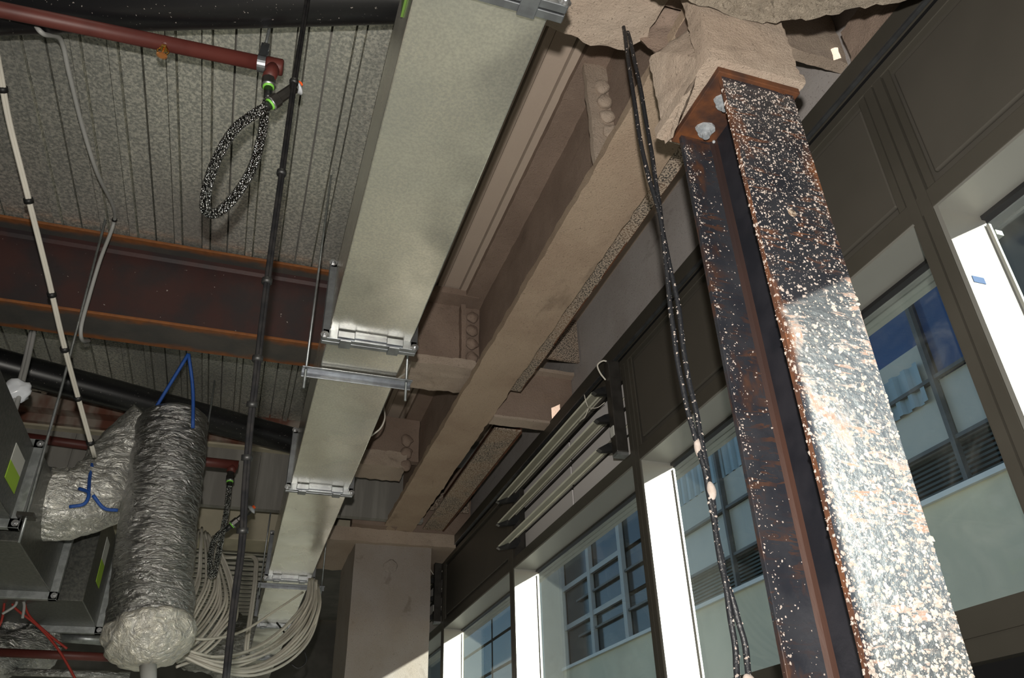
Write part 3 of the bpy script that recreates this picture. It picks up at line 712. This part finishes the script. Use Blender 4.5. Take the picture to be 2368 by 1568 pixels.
def hanger(cx, axis, r, top, label, y0=None):
    h = thing('pipe_hanger', tuple(cx), label, 'hanger'); ax = axis.normalized(); up = Vector((0, 0, 1)); sd = ax.cross(up).normalized()
    vs = []; n_ = 20; prof = []
    for k in range(n_+1):
        a = -pi/2+(-1.15+2.3*k/n_)*pi*.74; prof.append(sd*cos(a)*r+up*sin(a)*r)
    prof = [up*(r*3.1)+sd*.010*(1 if prof[0].dot(sd) > 0 else -1)]+prof+[up*(r*3.1)+sd*.010*(1 if prof[-1].dot(sd) > 0 else -1)]
    wd = .013
    for p_ in prof: vs += [cx+p_-ax*wd, cx+p_+ax*wd]
    for p_ in prof: vs += [cx+p_*1.09-ax*wd, cx+p_*1.09+ax*wd]
    m_ = len(prof)*2; fs = [(2*i, 2*i+1, 2*i+3, 2*i+2) for i in range(len(prof)-1)]+[(m_+2*i, m_+2*i+2, m_+2*i+3, m_+2*i+1) for i in range(len(prof)-1)]
    fs += [(2*i, 2*i+2, m_+2*i+2, m_+2*i) for i in range(len(prof)-1)]+[(2*i+1, m_+2*i+1, m_+2*i+3, 2*i+3) for i in range(len(prof)-1)]
    b = MB(); b.add(vs, fs); b.build('strap', 'silver_steel', h)
    tp = cx+up*(r*3.0); b = MB(); b.tube([tp-up*.012, tp+up*.012], .013, 6, smooth=False); b.build('nut', 'bolt_steel', h)
    MB().tube([tp-up*.02, top], .0055, 8).build('threaded_rod', 'rod_steel', h)
HC = B-d*.068
hanger(HC, d, .0265, Vector((HC.x, HC.y, 2.495)), 'steel strap hanger clasping the end of the red pipe near the hose')
# flexible sprinkler drop
def drop(name, label, pts_hose, n1, n2, o1, o2, capp, r, s=1):
    h = thing(name, tuple(pts_hose[len(pts_hose)//2]), label, 'hose')
    path = smooth_path(pts_hose, 14)
    MB().tube(path, r, 12, rf=lambda i, k: 1+.05*((i+k) % 2)).build('braided_hose', 'braid', h)
    # upper nut: n1 (at pipe) -> n2 (hose end)
    e = (n2-n1)
    MB().tube([n1, n1+e*.25, n1+e*.27, n1+e*.55], [r*1.25, r*1.25, r*1.5, r*1.5], 8, smooth=False).build('upper_nut', 'dark_channel', h)
    MB().tube([n1+e*.55, n1+e*.66], r*1.25, 14).build('green_ring', 'green_ring', h, label='bright green seal ring')
    MB().tube([n1+e*.53, n1+e*.60], r*1.55, 14).build('collar', 'bolt_steel', h)
    MB().tube([n1+e*.6, n2, n2+e*.12], r*.95, 12).build('stem', 'black_plastic', h)
    e = (o2-o1)
    MB().tube([o1-e*.25, o1+e*.05], r*1.0, 12).build('stem', 'black_plastic', h)
    MB().tube([o1+e*.02, o1+e*.10], r*1.28, 14).build('green_ring', 'green_ring', h, label='bright green seal ring')
    MB().tube([o1+e*.07, o1+e*.12], r*1.6, 14).build('collar', 'bolt_steel', h)
    MB().tube([o1+e*.1, o1+e*.35, o1+e*.38, o2], [r*1.5, r*1.5, r*1.15, r*1.15], 8, smooth=False).build('outlet_tube', 'dark_channel', h)
    MB().tube([o2, o2+e*.05, o2+e*.06, o2+e*.16], [r*1.15, r*2.0, r*2.0, r*1.2], 16).build('clear_guard', 'clear_plastic', h)
    MB().tube([o2+e*.10, o2+e*.26], [r*.8, r*.65], 6, smooth=False).build('orange_cap', 'orange_cap', h, label='orange plastic plug')
    return h
hose = at([(622, 222, 1.86), (612, 262, 1.89), (606, 310, 1.90), (585, 385, 1.89), (548, 448, 1.87), (505, 490, 1.85), (476, 485, 1.83), (480, 430, 1.82), (505, 360, 1.81), (545, 297, 1.80), (590, 263, 1.80), (612, 250, 1.80)])
drop('sprinkler_hose', 'braided steel sprinkler hose in a long loop with orange plug hanging at top left', hose, PY(622, 168, 1.85), PY(620, 222, 1.86), PY(622, 243, 1.80), PY(681, 203, 1.78), None, .0145)
# far sprinkler set
sp2 = thing('sprinkler_pipe', tuple(PY(500, 1070, 4.6)), 'short red pipe end high above the second hose, behind the silver flexible duct', 'pipe')
A, B = PY(380, 1058, 4.6), PY(551, 1076, 4.6)
MB().tube([A, B], .028, 14).build('pipe', 'red_pipe', sp2)
MB().tube([PY(538, 1078, 4.6), PY(534, 1092, 4.6)], .026, 12).build('outlet', 'red_pipe', sp2)
hanger(PY(467, 1067, 4.6), B-A, .030, PY(473, 1000, 4.6)+Vector((0, 0, .35)), 'steel hanger on the far red pipe beside the silver duct')
hose2 = at([(530, 1125, 4.6), (524, 1180, 4.6), (510, 1255, 4.62), (496, 1325, 4.62), (486, 1325, 4.60), (489, 1270, 4.57), (502, 1240, 4.55), (522, 1224, 4.53)])
drop('sprinkler_hose', 'second braided sprinkler hose hanging before the white cable bunch, with orange plug', hose2, PY(534, 1090, 4.6), PY(530, 1128, 4.6), PY(534, 1216, 4.53), PY(578, 1180, 4.50), None, .0155)
# red pipe in the background left of the flex
MB().tube([PY(-60, 995, 5.35), PY(300, 1044, 5.35)], .030, 12).build('red_pipe', 'red_pipe', label='dark red pipe along the boarded upstand at far left', cat='pipe')

# ================================================================== CABLES
def ties(parent, path, r, idx):
    for i in idx:
        p_ = path[i]; t_ = (path[min(i+1, len(path)-1)]-path[i-1]).normalized()
        MB().tube([p_-t_*r*.7, p_+t_*r*.7], r*1.35, 10).build('cable_tie', 'tie_black', parent)
def cable(name, pts, r, m, label, cat='cable', tie=None, strands=1, n=8, group=None):
    path = smooth_path(pts, n)
    h = thing(name, tuple(min(path, key=lambda q: q.z)), label, cat, group)
    for k in range(strands):
        off = Vector((cos(2.1*k), sin(2.1*k), 0))*(r*.95 if strands > 1 else 0)
        MB().tube([p_+off for p_ in path], r, 8).build('strand', m, h)
    if tie: ties(h, path, r*(2.0 if strands > 1 else 1), tie)
    return h, path
cable('white_cable', at([(-60, -60, 1.95), (-15, 100, 2.1), (0, 170, 2.2), (20, 280, 2.35), (60, 440, 2.55), (110, 640, 2.85), (145, 790, 3.1), (180, 920, 3.4), (218, 1056, 3.72)]), .0062, 'cable_white', 'straight white cable pair with black ties slanting down the left side', tie=[19, 33, 42, 49, 56, 62], strands=3)
cable('white_cable', at([(60, -20, 1.9), (80, 50, 1.98), (100, 78, 2.0), (140, 92, 2.1), (160, 170, 2.25), (190, 290, 2.50), (225, 400, 2.75), (262, 478, 3.08), (262, 520, 3.25), (232, 600, 3.25), (205, 690, 3.3), (188, 755, 3.32), (190, 786, 3.38), (206, 788, 3.55)]), .0085, 'cable_grey', 'single grey-white cable drooping beneath the deck and round the purlin', tie=[62])
cable('white_cable', at([(74, 765, 3.66), (60, 830, 3.6), (42, 900, 3.45), (25, 960, 3.3), (0, 1020, 3.15), (-20, 1080, 3.1)]), .010, 'cable_grey', 'grey cable falling from the purlin through a taped wad at the left edge', tie=None, strands=2)
wd = thing('taped_wad', tuple(PY(40, 912, 3.42)), 'crumpled white tape wad on a cable at the left edge', 'tape')
lump(.055, wd, PY(38, 905, 3.42), 'clear_plastic', (1, .8, .9), 'tape')
cable('black_cable_bundle', at([(716, -60, 1.6), (710, 0, 1.6), (680, 190, 1.6), (651, 400, 1.6), (625, 590, 1.62), (606, 740, 1.64), (590, 880, 1.66), (577, 990, 1.7), (566, 1130, 1.74), (558, 1260, 1.78), (540, 1400, 1.82), (520, 1580, 1.86)]), .0046, 'cord_black', 'black bundled cable hanging from the top past the hose and sprinkler', tie=[16, 24, 35, 45, 52, 60, 70], strands=3)
dc = thing('speckled_cables', tuple(PY(1700, 1560, 1.22)), 'pair of thin black cables speckled with fireproofing, hanging left of the brown column', 'cable')
cA = smooth_path(at([(1436, 40, 1.28), (1444, 75, 1.25), (1466, 230, 1.24), (1490, 370, 1.24), (1526, 500, 1.235), (1541, 620, 1.235), (1556, 760, 1.23), (1577, 890, 1.23), (1607, 1010, 1.225), (1630, 1090, 1.22), (1650, 1200, 1.22), (1668, 1290, 1.215), (1682, 1380, 1.21), (1700, 1500, 1.21), (1706, 1590, 1.205)]), 7)
cB = smooth_path(at([(1441, 40, 1.29), (1456, 90, 1.26), (1480, 200, 1.25), (1506, 350, 1.245), (1524, 470, 1.24), (1537, 560, 1.24), (1567, 700, 1.235), (1585, 840, 1.235), (1609, 950, 1.23), (1630, 1060, 1.225), (1648, 1160, 1.22), (1664, 1290, 1.215), (1694, 1390, 1.21), (1722, 1490, 1.21), (1734, 1590, 1.205)]), 7)
for cc in (cA, cB):
    MB().tube(cc, .0056, 8, rf=lambda i, k: 1+.10*sin(i*.9+k)).build('strand', 'cord_speckled', dc)
def cord_s(rn):
    cc = rn.choice((cA, cB)); i = rn.randrange(6, len(cc)-2); f_ = rn.random(); p_ = cc[i].lerp(cc[i+1], f_)
    nv = Vector((rn.gauss(0, 1), -abs(rn.gauss(0, 1)), rn.gauss(0, .5))).normalized(); return p_+nv*.005, nv
flakes(dc, 420, cord_s, .0009, .0042)
lump(.013, dc, cA[66]+Vector((.003, -.004, 0)), 'flake', (.7, .7, 1.4), 'coating_lump'); lump(.010, dc, cA[58], 'flake', (.7, .7, 2.), 'coating_lump')
lump(.011, dc, cB[97], 'flake', (1, .7, 1), 'coating_lump')
# white bundle behind the flexible duct: every run its own strand
def bundle(label, ctrl, n, spread, r=.006, seed=3):
    rn = random.Random(seed); h = thing('cable_bundle', tuple(ctrl[len(ctrl)//2]), label, 'cables')
    for k in range(n):
        u = (k+.5)/n-.5; jx = rn.uniform(-1, 1); pts = []
        for i, q in enumerate(ctrl):
            s_ = spread[i]; pts.append(q+Vector((u*2*s_+jx*.01, rn.uniform(-1, 1)*.05, (-u*1.4+jx*.2)*s_*.9)))
        MB().tube(smooth_path(pts, 6), r, 6).build('strand', 'cable_white', h)
    return h
bundle('thick bunch of white data cables sagging beside the silver flexible duct', at([(478, 1235, 5.3), (495, 1300, 5.1), (500, 1370, 4.9), (470, 1430, 4.75), (430, 1480, 4.6), (380, 1510, 4.5)]), 18, [.05, .12, .15, .13, .10, .08], .0075)
bundle('arc of white data cables dropping from the far end of the duct', at([(726, 1345, 5.3), (722, 1400, 5.1), (690, 1460, 4.9), (635, 1510, 4.7), (560, 1540, 4.5), (480, 1535, 4.35), (400, 1500, 4.3)]), 12, [.035, .05, .075, .08, .075, .06, .06], .0075, 5)
cable('white_cable', at([(858, 1008, 3.75), (880, 990, 3.72), (890, 965, 3.72), (886, 935, 3.8)]), .0045, 'cable_white', 'thin white wire emerging right of the duct below the coated purlin')
cable('white_cable', at([(905, 888, 2.85), (925, 872, 2.9), (942, 858, 3.0), (950, 835, 3.2)]), .0045, 'cable_white', 'thin white wire behind the channel hanger at the right of the duct')
cable('white_cable', at([(700, 1370, 5.2), (640, 1410, 5.0), (560, 1460, 4.8), (480, 1478, 4.6), (420, 1472, 4.5)]), .007, 'cable_white', 'single white cable crossing in front of the far duct flange')
cable('white_cable', at([(500, 1262, 6.6), (520, 1288, 6.2), (585, 1288, 6.1), (590, 1330, 6.0), (582, 1400, 5.9), (572, 1470, 5.8), (568, 1510, 5.8)]), .010, 'cable_white', 'knotted white cable hanging before the cable ladder', strands=2)
cable('black_cable', at([(640, 1440, 5.65), (672, 1480, 5.6), (700, 1500, 5.6), (708, 1530, 5.6), (690, 1545, 5.6), (672, 1535, 5.6)]), .006, 'black_plastic', 'small black cable loop right of the far duct')
# cable ladder
ld = thing('cable_ladder', (0, 8, 2.05), 'metal cable ladder with close rungs under the ceiling behind the white cables', 'cable tray')
for x in (-.62, .32): MB().box(x, x+.03, 6.3, 10.8, 2.04, 2.12).build('rail', 'rod_steel', ld)
for x in (-.6, .335):
    for y in (6.6, 8.4, 10.2): rod(ld, x, y, 2.0, 2.59)
rm = MB().box(-.60, .33, 0, .035, 2.05, 2.07).mesh('rung', (0, 0, 0)); rm.materials.append(M['cable_white'])
for k in range(26): put('rung', rm, ld, (0, 6.4+k*.165, 0))

# ================================================================== AIR BOXES AND FLEXIBLE DUCTS
def flex(name, label, pts, r, m='foil', amp=.05, n=10, seg=40, freq=9, end=None):
    path = smooth_path(pts, n); rad = []
    cum = 0; L = [0]
    for i in range(1, len(path)): cum += (path[i]-path[i-1]).length; L.append(cum)
    def rf(i, k):
        a = 2*pi*k/seg
        q = noise.noise(Vector((cos(a)*1.6, sin(a)*1.6, L[i]*freq)))*amp+noise.noise(Vector((cos(a)*4, sin(a)*4, L[i]*freq*2.6)))*amp*.7
        return 1+q+.006*sin(L[i]*2*pi/.045+a)
    rr = []
    for i in range(len(path)): rr.append(r if not end else r*end(i/(len(path)-1)))
    h = thing(name, tuple(min(path, key=lambda q: q.z)), label, 'duct')
    MB().tube(path, rr, seg, rf=rf).build('sleeve', m, h)
    return h
def cap_end(u): return 1.0 if u < .90 else sqrt(max(0.004, 1-((u-.90)/.10)**2*.98))
def dome(u): return cap_end(u)*(1 if u > .06 else .55+.45*sqrt(max(0, 1-(1-u/.06)**2)))
fx = flex('flexible_duct', 'fat silver foil flexible duct hanging down at the lower left with a tied end', at([(402, 965, 4.02), (398, 1010, 4.0), (385, 1090, 3.96), (370, 1180, 3.93), (362, 1260, 3.90), (352, 1340, 3.87), (350, 1400, 3.85), (347, 1458, 3.83)]), .172, end=lambda u: 1 if u > .06 else .55+.45*sqrt(max(0, 1-(1-u/.06)**2)), n=16, amp=.05)
e0 = PY(345, 1505, 3.62)
MB().tube([PY(342, 1530, 3.8), PY(345, 1600, 3.72)], [.035, .028], 12).build('tied_tail', 'cable_grey', fx)
ge = smooth_path(at([(347, 1450, 3.835), (346, 1480, 3.82), (345, 1505, 3.81), (344, 1528, 3.80), (343, 1542, 3.80)]), 5)
MB().tube(ge, [.178*q for q in (1, 1.02, 1.03, 1.03, 1.02, 1.01, .99, .97, .95, .92, .88, .84, .79, .73, .66, .58, .49, .40, .30, .20, .1)], 44, rf=lambda i, k: 1+.10*noise.noise(Vector((cos(k/7)*3, sin(k/7)*3, i*.25)))+.04*sin(k*1.7+i*.5)).build('gathered_end', 'foil_end', fx)
fx2 = flex('flexible_duct', 'crumpled foil elbow from the metal box to the hanging silver duct', at([(98, 1158, 3.95), (150, 1165, 3.97), (205, 1155, 4.0), (250, 1120, 4.05), (285, 1070, 4.12), (320, 1020, 4.15), (360, 985, 4.12)]), .165, 'foil_flash_lit', end=lambda u: 1-.05*u, n=14, amp=.14)
# collar between box and elbow
MB().tube([PY(70, 1150, 3.93), PY(104, 1156, 3.95)], .15, 28).build('collar', 'silver_steel', fx2)
for pts in ([(183, 1130, 3.75), (205, 1140, 3.72), (195, 1165, 3.70), (160, 1172, 3.70)], [(215, 1145, 3.72), (240, 1175, 3.74), (272, 1180, 3.76)], [(205, 1138, 3.75), (208, 1100, 3.85), (216, 1060, 3.95)]):
    MB().tube(smooth_path(at(pts), 5), .008, 6).build('tie_strap', 'strap_blue', fx2)
for k, pts in enumerate(([(436, 818, 3.72), (345, 968, 3.92), (330, 1000, 3.90)], [(436, 818, 3.72), (446, 900, 3.8), (446, 990, 3.82)])):
    MB().tube(smooth_path(at(pts), 4), .009, 6).build('hanging_strap', 'strap_blue', fx, label='blue webbing strap')
def airbox(label, x0, x1, y0, y1, z0, z1, rim=True, lab=None):
    h = thing('air_box', ((x0+x1)/2, (y0+y1)/2, z0), label, 'duct')
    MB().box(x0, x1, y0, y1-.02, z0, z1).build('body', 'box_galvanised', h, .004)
    f = MB(); f.box(x0-.035, x1+.035, y1-.035, y1, z0-.035, z0+.006).box(x0-.035, x1+.035, y1-.035, y1, z1-.006, z1+.035)
    f.box(x1-.006, x1+.035, y1-.035, y1, z0-.035, z1+.035).box(x0-.035, x0+.006, y1-.035, y1, z0-.035, z1+.035); f.build('flange', 'rod_steel', h, .003)
    for z in (z0-.015, z1+.015): put('bolt', cornerb, h, (x1+.02, y1-.035, z), (pi/2, 0, 0))
    if lab:
        ya, yb, za, zb = lab
        MB().box(x1, x1+.002, ya, yb, za, (za+zb)/2).build('label', 'label_green', h, label='lime green half of the paper label')
        MB().box(x1, x1+.002, ya, yb, (za+zb)/2, zb).build('label', 'label_white', h)
    return h
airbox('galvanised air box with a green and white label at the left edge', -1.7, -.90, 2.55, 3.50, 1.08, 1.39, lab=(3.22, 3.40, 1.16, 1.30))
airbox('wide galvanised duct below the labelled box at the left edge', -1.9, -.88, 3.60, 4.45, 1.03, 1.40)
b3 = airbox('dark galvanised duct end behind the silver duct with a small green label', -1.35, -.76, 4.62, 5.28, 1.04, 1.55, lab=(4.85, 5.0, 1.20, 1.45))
for (px_, y, z1) in ((128, 3.36, 0), (43, 3.36, 0)): pass
rd = thing('duct_hanger', tuple(PY(60, 1190, 3.4)), 'thin threaded rod holding the boxes at the left edge', 'hanger')
MB().tube([PY(43, 1255, 3.45), PY(62, 1190, 3.45), PY(108, 1020, 3.45), PY(140, 905, 3.45), Vector((PY(140, 905, 3.45).x, 3.30, 2.49))], .006, 8).build('threaded_rod', 'rod_steel', rd)
MB().box(PY(62, 1190, 3.45).x-.03, PY(62, 1190, 3.45).x+.03, 3.42, 3.48, PY(62, 1194, 3.45).z-.008, PY(62, 1194, 3.45).z+.008).build('bracket', 'dark_channel', rd)
flex('flexible_duct', 'dim crumpled foil duct in the bottom left corner', at([(110, 1395, 5.6), (80, 1430, 5.5), (45, 1455, 5.4), (-20, 1470, 5.3)]), .16, amp=.16)
flex('flexible_duct', 'lower dim foil duct at the bottom left corner', at([(110, 1495, 5.4), (50, 1500, 5.3), (-30, 1520, 5.2)]), .13, amp=.16)
flex('flexible_duct', 'dim foil duct low behind the white cables', at([(450, 1470, 6.6), (510, 1490, 6.6), (580, 1500, 6.6)]), .22, amp=.16)
MB().tube([PY(125, 1472, 5.5), PY(260, 1482, 5.5)], .030, 12).build('grey_conduit', 'rod_steel', label='grey conduit under the dark duct left of the hanging silver duct', cat='pipe')
MB().tube([PY(-20, 1508, 4.9), PY(290, 1522, 4.9)], .022, 12).build('red_pipe', 'red_pipe', label='dark red pipe crossing the bottom left corner', cat='pipe')
MB().tube([PY(-20, 1552, 5.2), PY(300, 1562, 5.2)], .020, 12).build('foil_conduit', 'foil', label='thin foil wrapped conduit along the bottom left edge', cat='pipe')
for k, pts in enumerate(([(12, 1380), (5, 1430), (-8, 1460)], [(50, 1375), (30, 1400), (90, 1450), (140, 1510), (190, 1600)], [(55, 1375), (65, 1420), (110, 1465), (155, 1500)])):
    cable('red_cable', at([(a, b_, 4.75) for a, b_ in pts]), .006, 'cable_red', ['short red wire at the left edge below the metal duct', 'long red wire crossing the lower foil ducts', 'middle red wire over the dim foil duct'][k])
for k, pts in enumerate(([(40, 1378), (35, 1400), (5, 1420)], [(50, 1378), (56, 1400), (52, 1430)])):
    cable('white_cable', at([(a, b_, 4.7) for a, b_ in pts]), .007, 'cable_grey', ['short grey cable curving left below the metal duct', 'short grey cable ending over the dim foil duct'][k])
